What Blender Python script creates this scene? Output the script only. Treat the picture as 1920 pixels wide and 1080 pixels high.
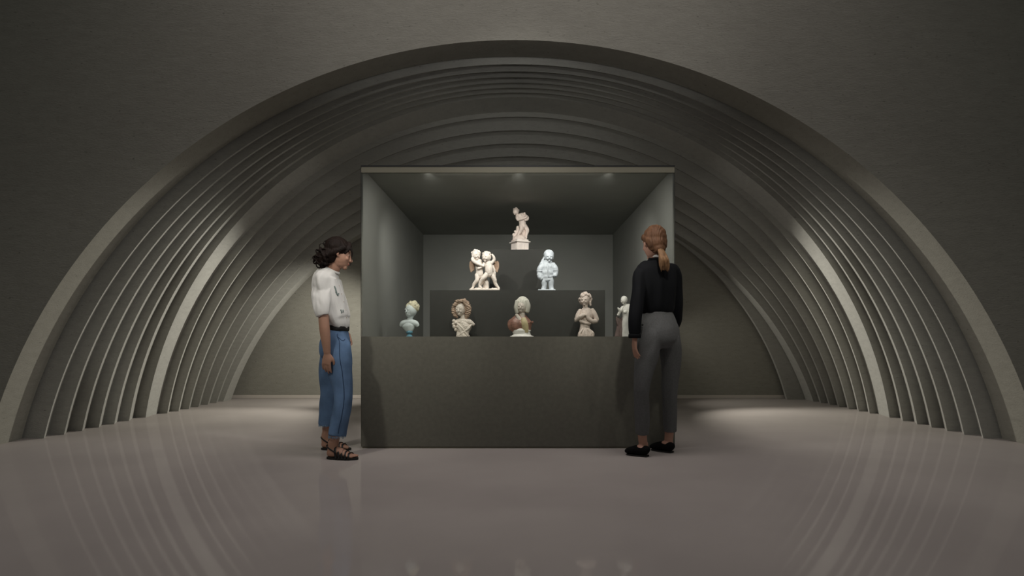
import bpy, bmesh, math, random
from mathutils import Vector, Matrix, noise
random.seed(7)
R = math.radians
SC = bpy.context.scene
COL = SC.collection
for o in list(bpy.data.objects): bpy.data.objects.remove(o)

# ------------------------------------------------------------------ camera
F, VX, HY, CH = 1100.0, 972.0, 635.0, 0.88
cam_d = bpy.data.cameras.new('camera'); cam = bpy.data.objects.new('camera', cam_d); COL.objects.link(cam)
cam.location = (0, 0, CH); cam.rotation_euler = (R(90), 0, 0)
cam_d.sensor_width = 36; cam_d.lens = F/1920*36
cam_d.shift_x = -(VX-960)/1920; cam_d.shift_y = (HY-540)/1920
cam_d.clip_end = 100
SC.camera = cam
# ------------------------------------------------------------------ view
SC.view_settings.view_transform = 'Standard'; SC.view_settings.look = 'None'
SC.view_settings.exposure = 0.0; SC.view_settings.gamma = 1; SC.view_settings.use_curve_mapping = False
# ------------------------------------------------------------------ world
wd = bpy.data.worlds.new('world'); SC.world = wd; wd.use_nodes = True
wd.node_tree.nodes['Background'].inputs[0].default_value = (0.95, 1.0, 0.93, 1)
wd.node_tree.nodes['Background'].inputs[1].default_value = 0.066
# ------------------------------------------------------------------ lights
def spot(name, loc, target, power, size, blend=0.6, radius=0.1, col=(1, 0.96, 0.86)):
    d = bpy.data.lights.new(name, 'SPOT'); d.energy = power; d.spot_size = R(size); d.spot_blend = blend
    d.shadow_soft_size = radius; d.color = col
    o = bpy.data.objects.new(name, d); COL.objects.link(o); o.location = loc
    o.rotation_euler = (Vector(target)-Vector(loc)).to_track_quat('-Z', 'Y').to_euler(); return o
def area(name, loc, target, power, sx, sy, col=(1, 0.96, 0.88), spread=180):
    d = bpy.data.lights.new(name, 'AREA'); d.energy = power; d.shape = 'RECTANGLE'; d.size = sx; d.size_y = sy
    d.color = col; d.spread = R(spread)
    o = bpy.data.objects.new(name, d); COL.objects.link(o); o.location = loc
    o.rotation_euler = (Vector(target)-Vector(loc)).to_track_quat('-Z', 'Y').to_euler(); return o
# wall washer high over the front of the arch, out of the picture
area('ceiling_wash_light', (0.0, 2.7, 5.7), (0, 4.7, 4.2), 7, 1.6, 0.4)
# broad downlight in front of the showcase, above the picture
area('ceiling_down_light', (0.0, 3.3, 6.2), (0, 3.8, 0), 36, 5.0, 1.0, (1, 0.91, 0.90), 100)
for lx in (-2.55, 2.55):
    spot('rib_fill_light', (lx, 1.0, 1.68), (-lx*0.1, 5.8, 3.55), 50, 44, 1.0, 0.08, (1, 0.98, 0.95))  # unseen fill pair, added to brighten the upper rib faces
spot('front_fill_light', (0, 2.9, 2.93), (0, 6.9, 2.42), 30, 52, 1.0, 0.08, (1, 0.98, 0.94))  # unseen frontal fill, added for the deeper rib faces
for lx in (-2.05, 2.05):
    spot('cross_fill_light', (lx, 2.9, 3.0), (-lx*2.0, 6.1, 0.55), 190, 34, 1.0, 0.25, (1, 0.98, 0.93))  # unseen fill, added across the vault to lift its low sides
for lx in (-0.9, 0, 0.9):
    spot('unseen_front_spot', (lx, 2.6, 3.10), (lx, 4.68, 1.30), 112, 33, 1.0, 0.08)  # unseen spots added to brighten the counter front and sculptures
spot('unseen_front_spot', (-2.15, 2.3, 2.95), (-1.45, 4.4, 1.05), 105, 38, 1.0, 0.10)  # unseen spot added to brighten the left visitor
spot('unseen_front_spot', (2.15, 2.3, 2.95), (1.1, 4.4, 1.05), 24, 38, 1.0, 0.10)  # unseen spot added to brighten the right visitor
# unseen fill lights added above and behind the showcase to brighten the vault
for sx in (-1, 1):
    spot('deep_rib_fill_light', (sx*0.6, 5.1, 2.32), (sx*0.9, 7.5, 2.85), 4, 120, 1.0, 0.04)
    area('vault_floor_fill_light', (sx*1.0, 6.3, 2.6), (sx*2.6, 6.3, 0), 5, 0.5, 0.5, (1, 0.95, 0.90), 150)
    spot('vault_rear_fill_light', (sx*1.65, 8.42, 1.2), (sx*4.1, 7.3, 0.5), 34, 92, 0.8, 0.04)
    spot('vault_flank_fill_light', (sx*1.75, 8.0, 1.5), (sx*4.1, 5.2, 0.3), 190, 80, 0.6, 0.05)
spot('back_wall_fill_light', (-1.85, 7.4, 1.7), (-3.2, 8.65, 0.5), 80, 96, 0.8, 0.06)  # unseen fill, added to make the left back wall brighter

# ------------------------------------------------------------------ helpers
def W(px, py, D):                     # a photo measurement taken at distance D -> metres
    s = F/D
    return Vector(((px-VX)/s, D, CH+(HY-py)/s))
def dist(py): return F*CH/(py-HY)      # distance of a floor contact line

def tag(o, label=None, cat=None, group=None, kind=None):
    if label: o['label'] = label
    if cat: o['category'] = cat
    if group: o['group'] = group
    if kind: o['kind'] = kind
    return o
def build(name, bm, mat, parent=None, smooth=True, loc=None):
    bmesh.ops.recalc_face_normals(bm, faces=bm.faces)
    me = bpy.data.meshes.new(name); bm.to_mesh(me); bm.free()
    for m in (mat if isinstance(mat, (list, tuple)) else [mat]): me.materials.append(m)
    if smooth:
        for p in me.polygons: p.use_smooth = True
    o = bpy.data.objects.new(name, me); COL.objects.link(o)
    if parent: o.parent = parent
    if loc: o.location = loc
    return o
def empty(name, loc, rz=0):
    o = bpy.data.objects.new(name, None); COL.objects.link(o); o.location = loc; o.rotation_euler = (0, 0, rz)
    o.empty_display_size = 0.1; return o
def fuse(o, voxel, smooth=4, fac=0.5, disp=None):
    """union the overlapping closed shapes of one mesh into a single skin"""
    m = o.modifiers.new('r', 'REMESH'); m.mode = 'VOXEL'; m.voxel_size = voxel; m.use_smooth_shade = True
    s = o.modifiers.new('s', 'SMOOTH'); s.iterations = smooth; s.factor = fac
    bpy.context.view_layer.update()
    dg = bpy.context.evaluated_depsgraph_get()
    me = bpy.data.meshes.new_from_object(o.evaluated_get(dg))
    o.modifiers.clear(); old = o.data; mats = list(old.materials); o.data = me
    me.materials.clear()
    for mt in mats: me.materials.append(mt)
    if disp:
        ns = [v.normal.copy() for v in me.vertices]
        for v, n in zip(me.vertices, ns):
            v.co += n*disp(v.co, n)
    for p in me.polygons: p.use_smooth = True; p.material_index = 0
    me.name = o.name; bpy.data.meshes.remove(old)
    return o
def paint(o, fn):                      # pick one of the mesh's materials per face
    me = o.data
    for p in me.polygons: p.material_index = fn(p.center, p.normal)
def catmull(vals, t):
    n = len(vals)-1; x = min(max(t*n, 0), n-1e-6); i = int(x); u = x-i
    p1, p2 = vals[i], vals[i+1]
    p0 = vals[i-1] if i > 0 else p1+(p1-p2)
    p3 = vals[i+2] if i+2 <= n else p2+(p2-p1)
    return 0.5*((2*p1)+(p2-p0)*u+(2*p0-5*p1+4*p2-p3)*u*u+(3*p1-p0-3*p2+p3)*u**3)
def loft(bm, P, RR, side=(1, 0, 0), n=20, sub=5, fold=None, ex=2.0, linear=False, dome=0.0):
    """closed tube through P with elliptical radii (along side, across)"""
    P = [Vector(p) for p in P]; RR = [Vector((r, r, 0)) if isinstance(r, (int, float)) else Vector((r[0], r[1], 0)) for r in RR]
    N = max(2, (len(P)-1)*sub+1); C = []; Q = []
    for i in range(N):
        t = i/(N-1)
        if linear:
            x = min(t*(len(P)-1), len(P)-1-1e-6); k = int(x); C.append(P[k].lerp(P[k+1], x-k)); Q.append(RR[k].lerp(RR[k+1], x-k))
        else: C.append(catmull(P, t)); Q.append(catmull(RR, t))
    rings = []; side = Vector(side)
    for i in range(N):
        tg = (C[min(i+1, N-1)]-C[max(i-1, 0)]).normalized()
        s = side-tg*side.dot(tg)
        if s.length < 1e-3: s = tg.orthogonal()
        s.normalize(); u = tg.cross(s)
        ring = []
        for k in range(n):
            a = 2*math.pi*k/n; c, d = math.cos(a), math.sin(a)
            if ex != 2: c = math.copysign(abs(c)**(2/ex), c); d = math.copysign(abs(d)**(2/ex), d)
            f = 1+(fold(i/(N-1), a) if fold else 0)
            ring.append(bm.verts.new(C[i]+s*(max(Q[i].x, 1e-4)*c*f)+u*(max(Q[i].y, 1e-4)*d*f)))
        rings.append(ring)
    for a, b in zip(rings, rings[1:]):
        for k in range(n): bm.faces.new((a[k], a[(k+1) % n], b[(k+1) % n], b[k]))
    if dome:
        for end in (0, 1):
            i0 = 0 if end == 0 else N-1; tg = (C[min(i0+1, N-1)]-C[max(i0-1, 0)]).normalized()*(-1 if end == 0 else 1)
            rr = min(Q[i0].x, Q[i0].y)*dome; last = rings[0] if end == 0 else rings[-1]; base = [v.co.copy() for v in last]; new = []
            for j in (1, 2, 3):
                g = j*math.pi/7.4; ring = [bm.verts.new(C[i0]+(p-C[i0])*math.cos(g)+tg*rr*math.sin(g)) for p in base]
                for k in range(n): bm.faces.new((last[k], last[(k+1) % n], ring[(k+1) % n], ring[k]))
                last = ring
            if end == 0: rings[0] = last; C[0] = C[0]+tg*rr
            else: rings[-1] = last; C[-1] = C[-1]+tg*rr
    for ring, cc in ((rings[0], C[0]), (rings[-1], C[-1])):
        v = bm.verts.new(cc)
        for k in range(n): bm.faces.new((ring[k], ring[(k+1) % n], v))
def ball(bm, c, r, rot=None, sub=3):
    r = (r, r, r) if isinstance(r, (int, float)) else r
    M = Matrix.Translation(Vector(c)) @ (rot.to_4x4() if rot else Matrix.Identity(4)) @ Matrix.Diagonal((r[0], r[1], r[2], 1))
    bmesh.ops.create_icosphere(bm, subdivisions=sub, radius=1, matrix=M)
def box(bm, x0, x1, y0, y1, z0, z1, bev=0.0, rot=None):
    r = bmesh.ops.create_cube(bm, size=1)
    vs = r['verts']
    for v in vs: v.co = Vector(((x0+x1)/2+v.co.x*(x1-x0), (y0+y1)/2+v.co.y*(y1-y0), (z0+z1)/2+v.co.z*(z1-z0)))
    if rot:
        c = Vector(((x0+x1)/2, (y0+y1)/2, 0)); Mr = Matrix.Rotation(rot, 3, 'Z')
        for v in vs: v.co = Mr @ (v.co-c)+c
    if bev:
        es = list({e for v in vs for e in v.link_edges})
        bmesh.ops.bevel(bm, geom=es, offset=bev, segments=2, affect='EDGES')

# ------------------------------------------------------------------ materials
def mat(name, col, rough=0.6, spec=0.3, var=0.0, vscale=6, bump=0.0, bscale=60, stretch=(1, 1, 1), metal=0, fine=None, sheen=0):
    m = bpy.data.materials.new(name); m.use_nodes = True; nt = m.node_tree; N = nt.nodes; L = nt.links
    b = N['Principled BSDF']; b.inputs['Roughness'].default_value = rough
    b.inputs['Specular IOR Level'].default_value = spec; b.inputs['Metallic'].default_value = metal
    b.inputs['Sheen Weight'].default_value = sheen
    tc = N.new('ShaderNodeTexCoord'); mp = N.new('ShaderNodeMapping'); mp.inputs['Scale'].default_value = stretch
    L.new(tc.outputs['Object'], mp.inputs[0])
    no = N.new('ShaderNodeTexNoise'); no.inputs['Scale'].default_value = vscale; no.inputs['Detail'].default_value = 6
    L.new(mp.outputs[0], no.inputs['Vector'])
    rp = N.new('ShaderNodeValToRGB'); L.new(no.outputs['Fac'], rp.inputs[0])
    c = Vector(col)
    lo = c*(1-var); hi = c*(1+var)
    rp.color_ramp.elements[0].position = 0.3; rp.color_ramp.elements[0].color = (*lo, 1)
    rp.color_ramp.elements[1].position = 0.7; rp.color_ramp.elements[1].color = (*hi, 1)
    L.new(rp.outputs[0], b.inputs['Base Color'])
    if bump:
        n2 = N.new('ShaderNodeTexNoise'); n2.inputs['Scale'].default_value = bscale; n2.inputs['Detail'].default_value = 5
        L.new(mp.outputs[0], n2.inputs['Vector'])
        bp = N.new('ShaderNodeBump'); bp.inputs['Strength'].default_value = bump; bp.inputs['Distance'].default_value = 0.01
        L.new(n2.outputs['Fac'], bp.inputs['Height']); L.new(bp.outputs[0], b.inputs['Normal'])
    return m
def concrete(name, col, pit=0.55):
    m = bpy.data.materials.new(name); m.use_nodes = True; nt = m.node_tree; N = nt.nodes; L = nt.links
    b = N['Principled BSDF']; b.inputs['Roughness'].default_value = 0.85; b.inputs['Specular IOR Level'].default_value = 0.15
    tc = N.new('ShaderNodeTexCoord'); mp = N.new('ShaderNodeMapping'); mp.inputs['Scale'].default_value = (1, 1, 3.2)
    L.new(tc.outputs['Object'], mp.inputs[0])
    n1 = N.new('ShaderNodeTexNoise'); n1.inputs['Scale'].default_value = 9; n1.inputs['Detail'].default_value = 9; n1.inputs['Roughness'].default_value = 0.7
    L.new(mp.outputs[0], n1.inputs[0])
    n2 = N.new('ShaderNodeTexNoise'); n2.inputs['Scale'].default_value = 26; n2.inputs['Detail'].default_value = 3; n2.inputs['Roughness'].default_value = 0.6
    L.new(mp.outputs[0], n2.inputs[0])
    r1 = N.new('ShaderNodeValToRGB'); L.new(n1.outputs['Fac'], r1.inputs[0]); c = Vector(col)
    r1.color_ramp.elements[0].position = 0.25; r1.color_ramp.elements[0].color = (*(c*0.88), 1)
    r1.color_ramp.elements[1].position = 0.75; r1.color_ramp.elements[1].color = (*(c*1.1), 1)
    r2 = N.new('ShaderNodeValToRGB'); L.new(n2.outputs['Fac'], r2.inputs[0])
    r2.color_ramp.elements[0].position = 0.27; r2.color_ramp.elements[0].color = (pit, pit, pit, 1)
    r2.color_ramp.elements[1].position = 0.34; r2.color_ramp.elements[1].color = (1, 1, 1, 1)
    mx = N.new('ShaderNodeMixRGB'); mx.blend_type = 'MULTIPLY'; mx.inputs[0].default_value = 1
    L.new(r1.outputs[0], mx.inputs[1]); L.new(r2.outputs[0], mx.inputs[2]); L.new(mx.outputs[0], b.inputs['Base Color'])
    n3 = N.new('ShaderNodeTexNoise'); n3.inputs['Scale'].default_value = 45; n3.inputs['Detail'].default_value = 6
    L.new(mp.outputs[0], n3.inputs[0])
    bp = N.new('ShaderNodeBump'); bp.inputs['Strength'].default_value = 0.35; bp.inputs['Distance'].default_value = 0.008
    L.new(n3.outputs['Fac'], bp.inputs['Height']); L.new(bp.outputs[0], b.inputs['Normal'])
    return m
def polished(name, col, refl, rough):
    m = bpy.data.materials.new(name); m.use_nodes = True; nt = m.node_tree; N = nt.nodes; L = nt.links
    N.remove(N['Principled BSDF']); out = N['Material Output']
    tc = N.new('ShaderNodeTexCoord'); no = N.new('ShaderNodeTexNoise'); no.inputs['Scale'].default_value = 1.3; no.inputs['Detail'].default_value = 4
    L.new(tc.outputs['Object'], no.inputs[0])
    rp = N.new('ShaderNodeValToRGB'); L.new(no.outputs['Fac'], rp.inputs[0]); c = Vector(col)
    rp.color_ramp.elements[0].position = 0.35; rp.color_ramp.elements[0].color = (*(c*0.96), 1)
    rp.color_ramp.elements[1].position = 0.65; rp.color_ramp.elements[1].color = (*(c*1.04), 1)
    d = N.new('ShaderNodeBsdfDiffuse'); L.new(rp.outputs[0], d.inputs[0])
    g = N.new('ShaderNodeBsdfGlossy'); g.inputs['Roughness'].default_value = rough; g.inputs[0].default_value = (1, 1, 1, 1)
    mx = N.new('ShaderNodeMixShader'); mx.inputs[0].default_value = refl
    L.new(d.outputs[0], mx.inputs[1]); L.new(g.outputs[0], mx.inputs[2]); L.new(mx.outputs[0], out.inputs[0])
    return m
def glass(name):
    m = bpy.data.materials.new(name); m.use_nodes = True; nt = m.node_tree; N = nt.nodes; L = nt.links
    N.remove(N['Principled BSDF']); out = N['Material Output']
    t = N.new('ShaderNodeBsdfTransparent'); t.inputs[0].default_value = (0.97, 0.98, 0.97, 1)
    g = N.new('ShaderNodeBsdfGlossy'); g.inputs['Roughness'].default_value = 0.02
    fr = N.new('ShaderNodeFresnel'); fr.inputs[0].default_value = 1.25
    mx = N.new('ShaderNodeMixShader'); L.new(fr.outputs[0], mx.inputs[0]); L.new(t.outputs[0], mx.inputs[1]); L.new(g.outputs[0], mx.inputs[2])
    L.new(mx.outputs[0], out.inputs[0]); return m
M_wall = concrete('grey_plaster', (0.30, 0.291, 0.252))
M_rib = concrete('lit_vault_plaster', (0.385, 0.38, 0.35), 0.6)  # paler than the wall: extra glow on the ribs put into the colour
M_floor = polished('polished_floor', (0.415, 0.378, 0.355), 0.09, 0.05)
M_strip = mat('reflection_strip_paint', (0.62, 0.57, 0.52), 0.6)
M_case = mat('case_lacquer', (0.128, 0.124, 0.103), 0.5, 0.25, 0.08, 30, 0.1, 200)
M_case_in = mat('case_lining', (0.34, 0.34, 0.315), 0.8, 0.1, 0.04, 3)
M_ceil_in = mat('case_ceiling_lining', (0.36, 0.36, 0.33), 0.8, 0.1, 0.04, 3)
M_block = mat('block_lacquer', (0.045, 0.044, 0.040), 0.7, 0.1, 0.05, 20)
M_rail = mat('rail_paint', (0.19, 0.178, 0.135), 0.6, 0.3)
M_dark = mat('dark_metal', (0.02, 0.02, 0.02), 0.5)
M_glass = glass('clear_glass')

# ------------------------------------------------------------------ setting
NA = 120
def arc(cx, half, yb, apex, ya=None, grow=0.0, t0=0.0, t1=1.0):
    """circular arch from floor to floor, standing at the distance of its floor contact yb"""
    D = dist(yb); s = F/D; a = half/s+grow; z0 = 0.0; zt = CH+(HY-apex)/s+grow
    x0 = (cx-VX)/s; rad = (a*a+zt*zt)/(2*zt); zc = zt-rad
    th = math.atan2(a, -zc) if zc < 0 else math.pi-math.atan2(a, zc)
    pts = []
    for i in range(NA+1):
        g = -th+2*th*(t0+(t1-t0)*i/NA)
        pts.append(Vector((x0+rad*math.sin(g), D, max(zc+rad*math.cos(g), 0.0))))
    return pts
def band(bm, loops, closed=True):
    vs = [[bm.verts.new(p) for p in l] for l in loops]
    m = len(vs); rng = range(m if closed else m-1)
    for i in rng:
        a, b = vs[i], vs[(i+1) % m]
        for k in range(len(a)-1): bm.faces.new((a[k], a[k+1], b[k+1], b[k]))
    if closed and m > 2:
        bm.faces.new([v[0] for v in vs]); bm.faces.new([v[-1] for v in vs][::-1])

bm = bmesh.new(); box(bm, -12, 12, -4, 9.2, -0.2, 0.0)
tag(build('floor', bm, M_floor, smooth=False), 'polished grey-beige floor that mirrors the arches', 'floor', kind='structure')

# front wall with the big arch cut out: front sheet, reveal, back sheet
A0 = arc(964, 990, 840, 75); A1 = arc(960, 919.5, 823, 106)
def outer(D):
    pts = []
    for i in range(NA+1):
        g = math.pi*(1-i/NA); X, Z = 11.5, 8.5
        c, s = math.cos(g), math.sin(g)
        k = min(X/abs(c) if abs(c) > 1e-6 else 1e9, Z/abs(s) if abs(s) > 1e-6 else 1e9)
        pts.append(Vector((c*k, D, max(s*k, 0))))
    return pts
bm = bmesh.new(); band(bm, [outer(A0[0].y), A0, A1, outer(A1[0].y)])
o = build('wall_front', bm, M_wall, smooth=False)
tag(o, 'grey plastered wall with the widest outermost arch opening', 'wall', kind='structure')

halfs = [880.9, 844, 811, 780.8, 752.7, 725.5, 697.5, 658.5, 637.8, 618.8, 600.5, 583.2, 567.2, 553.3]
ybs = [822, 815, 808, 801.3, 795.3, 789.3, 782.8, 775.2, 771.2, 767, 763, 759, 755.7, 752.8]
aps = [120.4, 133.5, 144.5, 155, 164.5, 173.3, 182, 218.7, 244.3, 269, 293, 315, 337, 358]
cxs = [963, 964, 965, 966, 967, 967.5, 970.3, 972.2, 972.5, 972.6, 972.6, 972.7, 972.7, 972]
prev = dict(cx=960, half=919.5, apex=106)
ords = ['first', 'second', 'third', 'fourth', 'fifth', 'sixth', 'seventh', 'eighth', 'ninth', 'tenth', 'eleventh', 'twelfth', 'thirteenth', 'fourteenth']
for k in range(14):
    yb = ybs[k]; ynx = ybs[k+1] if k < 13 else 749.3
    if k == 6: nx = dict(cx=970.8, half=674.3, apex=210)
    elif k == 13: nx = dict(cx=972, half=538.5, apex=363)
    else:
        e = 6.8 if k < 6 else 3.6
        nx = dict(cx=(cxs[k]+cxs[k+1])/2, half=halfs[k]-e, apex=aps[k]+(2.0 if k < 6 else 1.0))
    fo = arc(prev['cx'], prev['half'], yb, prev['apex'], grow=0.3); fi = arc(cxs[k], halfs[k], yb, aps[k])
    bi = arc(nx['cx'], nx['half'], ynx, nx['apex']); bo = arc(nx['cx'], nx['half'], ynx, nx['apex'], grow=0.3)
    bm = bmesh.new(); band(bm, [fo, fi, bi, bo])
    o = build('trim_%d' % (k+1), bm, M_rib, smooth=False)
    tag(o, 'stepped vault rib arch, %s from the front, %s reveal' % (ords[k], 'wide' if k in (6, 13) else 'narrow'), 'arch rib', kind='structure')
    prev = nx
# right-hand pier arch against the back wall
Dw = dist(747.0)
bm = bmesh.new()
l1 = arc(972, 538.5, 749.2, 363, grow=0.3, t0=0.5); l2 = arc(972, 504, 749.2, 359, t0=0.5); l3 = arc(972, 500.5, 747.6, 361, t0=0.5)
l4 = arc(972, 538.5, 747.6, 363, grow=0.3, t0=0.5)
band(bm, [l1, l2, l3, l4])
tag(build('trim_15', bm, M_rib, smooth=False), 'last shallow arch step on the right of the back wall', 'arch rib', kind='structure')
bm = bmesh.new(); box(bm, -6, 6, Dw, Dw+0.2, 0, 4.2)
tag(build('wall_back', bm, M_wall, smooth=False), 'grey back wall closing the vault behind the showcase', 'wall', kind='structure')
bm = bmesh.new(); box(bm, -4.22, 3.95, Dw-0.018, Dw-0.001, 0, 0.05, 0.004)  # pale strip, floor reflection at the wall foot put into its colour
tag(build('reflection_strip_back', bm, M_strip, smooth=False), 'low pale strip standing for reflected light along the foot of the back wall', 'reflection_strip', kind='structure')

# ------------------------------------------------------------------ showcase
DF = dist(840.8); sF = F/DF
X0, X1 = (676.5-VX)/sF, (1265.5-VX)/sF
ZC = 0.897; ZT = CH+(HY-310)/sF
DB = DF/0.6095
t = 0.012
case = empty('display_case', ((X0+X1)/2, DF, 0))
tag(case, 'large grey glazed showcase on a dark counter in the middle of the vault', 'display case')
def cpart(name, dims, m, bev=0.0, **kw):
    bm = bmesh.new(); box(bm, *dims, bev)
    o = build(name, bm, m, case, smooth=False); o.location = -case.location
    for k, v in kw.items(): o[k] = v
    return o
cpart('counter', (X0, X1, DF, DB+t, 0.012, ZC), M_case, 0.003, label='dark counter base')
cpart('plinth', (X0+0.01, X1-0.01, DF+0.008, DB, 0, 0.012), M_rail)
cpart('side_panel', (X0, X0+t, DF+0.02, DB, ZC, ZT-0.012), M_case_in)
cpart('side_panel', (X1-t, X1, DF+0.02, DB, ZC, ZT-0.012), M_case_in)
cpart('back_panel', (X0, X1, DB, DB+t, ZC, ZT-0.012), M_case_in)
cpart('inner_ceiling', (X0+t, X1-t, DF+0.02, DB, 2.249, 2.257), M_ceil_in)
cpart('roof_panel', (X0, X1, DF, DB+t, ZT-0.012, ZT), M_dark, label='thin dark roof edge')
cpart('top_rail', (X0+0.002, X1-0.002, DF+0.002, DF+0.02, ZT-0.058, ZT-0.012), M_rail, label='beige top rail')
gp = cpart('glass_pane', (X0+0.004, X1-0.004, DF+0.005, DF+0.013, ZC, ZT-0.058), M_glass)
for x in (X0, X1-0.0025): cpart('corner_trim', (x, x+0.0025, DF, DF+0.006, ZC, ZT-0.012), M_dark)
# strip light hidden behind the top rail
area('case_strip_light', (0, DF+0.043, 2.241), (0, DF+0.30, 0.9), 10, 1.6, 0.03, (1, 0.98, 0.93))
for lx in (-0.75, 0, 0.75):
    spot('case_fill_spot', (lx, DF+0.045, 2.237), (lx*1.0, DF+1.9, 1.05), 36, 82, 0.9, 0.009, (1, 0.98, 0.94))  # unseen spots added behind the rail to brighten sculptures and back lining

def block(name, px0, px1, D, depth, ztop, zbot, label):
    s = F/D; bm = bmesh.new(); x0, x1 = (px0-VX)/s, (px1-VX)/s
    cx = (x0+x1)/2; box(bm, x0-cx, x1-cx, 0, depth, 0, ztop-zbot, 0.002)
    o = build(name, bm, M_block, smooth=False, loc=(cx, D, zbot))
    tag(o, label, 'plinth block', 'stepped blocks inside the showcase'); return o
D1, D2, D3 = 5.05, 5.5, 5.9
ZB1 = CH+(HY-544)/(F/D2); ZB2 = CH+(HY-468)/(F/D3)
block('plinth_block', 806, 1134.5, D2-0.12, 1.2, CH+(HY-544)/(F/(D2-0.12)), ZC, 'wide dark block on the counter, carrying the pair of putti')
ZB1 = CH+(HY-544)/(F/(D2-0.12))
block('plinth_block', 918, 1024, D3-0.16, 0.62, CH+(HY-468)/(F/(D3-0.16)), ZB1, 'smaller dark block on top, under the fluted pedestal statue')
ZB2 = CH+(HY-468)/(F/(D3-0.16))
# ------------------------------------------------------------------ sculptures
M_cream = mat('cream_marble', (0.68, 0.60, 0.53), 0.5, 0.4, 0.10, 25, 0.15, 120)
M_rose = mat('rose_stone', (0.66, 0.55, 0.49), 0.5, 0.4, 0.16, 30, 0.2, 120)
M_white = mat('white_marble', (0.88, 0.85, 0.80), 0.45, 0.4, 0.05, 20)
M_bluew = mat('pale_blue_marble', (0.80, 0.87, 0.88), 0.5, 0.4, 0.08, 22)
M_irid = mat('pale_opal_marble', (0.47, 0.50, 0.53), 0.5, 0.4, 0.12, 30, 0.1, 100)
M_blue = mat('blue_glazed_socle', (0.17, 0.38, 0.50), 0.35, 0.5, 0.1, 30)
M_blond = mat('straw_coloured_stone', (0.72, 0.66, 0.48), 0.55, 0.3, 0.16, 60, 0.3, 150)
M_hairb = mat('brown_tinted_stone', (0.46, 0.33, 0.25), 0.55, 0.3, 0.35, 45, 0.3, 120)
M_robe = mat('russet_marble', (0.30, 0.155, 0.115), 0.35, 0.5, 0.30, 28)
M_tunic = mat('ochre_marble', (0.60, 0.50, 0.29), 0.4, 0.4, 0.12, 30)
M_bronze = mat('brown_marble', (0.17, 0.12, 0.11), 0.5, 0.4, 0.2, 30)
M_wing = mat('tan_stone', (0.33, 0.22, 0.15), 0.55, 0.3, 0.2, 60)

class Fig:
    """collects traced volumes in local metres around a base point"""
    def __init__(s, px, py, D, zbase):
        s.k = D/F; s.px, s.py, s.D = px, py, D; s.bm = bmesh.new()
        s.org = Vector(((px-VX)*s.k, D, zbase)); s.zk = (CH+(HY-py)*s.k)-zbase
    def p(s, x, y, d=0): return Vector(((x-s.px)*s.k, d*s.k, (s.py-y)*s.k))
    def chain(s, pts, n=16, sub=4, side=(1, 0, 0), fold=None):
        loft(s.bm, [s.p(q[0], q[1], q[2]) for q in pts], [(q[3]*s.k, (q[4] if len(q) > 4 else q[3])*s.k) for q in pts], side=side, n=n, sub=sub, fold=fold, dome=0.7)
    def ball(s, x, y, d, rx, ry=None, rz=None, tilt=0, yaw=0):
        rot = (Matrix.Rotation(yaw, 3, 'Z') @ Matrix.Rotation(tilt, 3, 'Y')) if (tilt or yaw) else None
        ball(s.bm, s.p(x, y, d), (rx*s.k, (ry or rx)*s.k, (rz or rx)*s.k), rot)
    def done(s, name, m, vox=0.35, smooth=2, parent=None, disp=None, at=None):
        for v in s.bm.verts: v.co.z = max(v.co.z, 0.0)
        o = build(name, s.bm, m, parent); s.bm = bmesh.new()
        if not parent: o.location = s.org
        fuse(o, vox*s.k, smooth, 0.5, disp); return o
def face(f, x, y, d, r, yaw, m_tilt=0.0):
    """carved features on a head of radius r px, looking along yaw (0 = towards the viewer, + = to the right)"""
    def q(a, b, c):   # a right, b down, c out, in head radii
        X = a*math.cos(yaw)+c*math.sin(yaw); Y = a*math.sin(yaw)-c*math.cos(yaw)
        return (x+X*r, y+b*r, d+Y*r)
    f.chain([(*q(0, -0.12, 0.90), r*0.09), (*q(0, 0.22, 1.06), r*0.15), (*q(0, 0.32, 0.98), r*0.13)], n=10)
    for sx in (-1, 1):
        f.ball(*q(sx*0.33, 0.30, 0.70), r*0.26, r*0.2, r*0.26)
        f.ball(*q(sx*0.33, -0.22, 0.86), r*0.24, r*0.12, r*0.09)
        f.ball(*q(sx*0.32, 0.0, 0.80), r*0.12, r*0.09, r*0.09)
        f.ball(*q(sx*0.95, 0.15, -0.05), r*0.10, r*0.18, r*0.26)
    f.ball(*q(0, 0.50, 0.84), r*0.20, r*0.10, r*0.055)
    f.ball(*q(0, 0.61, 0.80), r*0.16, r*0.10, r*0.06)
    f.ball(*q(0, 0.84, 0.62), r*0.26, r*0.24, r*0.20)
def curls(f, x, y, d, r, n, size, seed, keep=lambda a, b, c: True):
    rnd = random.Random(seed)
    i = 0
    while i < n:
        v = Vector((rnd.gauss(0, 1), rnd.gauss(0, 1), rnd.gauss(0, 1))).normalized()
        if not keep(v.x, v.y, v.z): continue
        c = (x+v.x*r, y-v.z*r*1.05, d+v.y*r); e = size*rnd.uniform(0.7, 1.2)
        f.ball(*c, e); i += 1
def grain(amp, sc):
    return lambda c, n: amp*(noise.noise(c*sc))
SG = 'sculptures on the stepped display'

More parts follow.
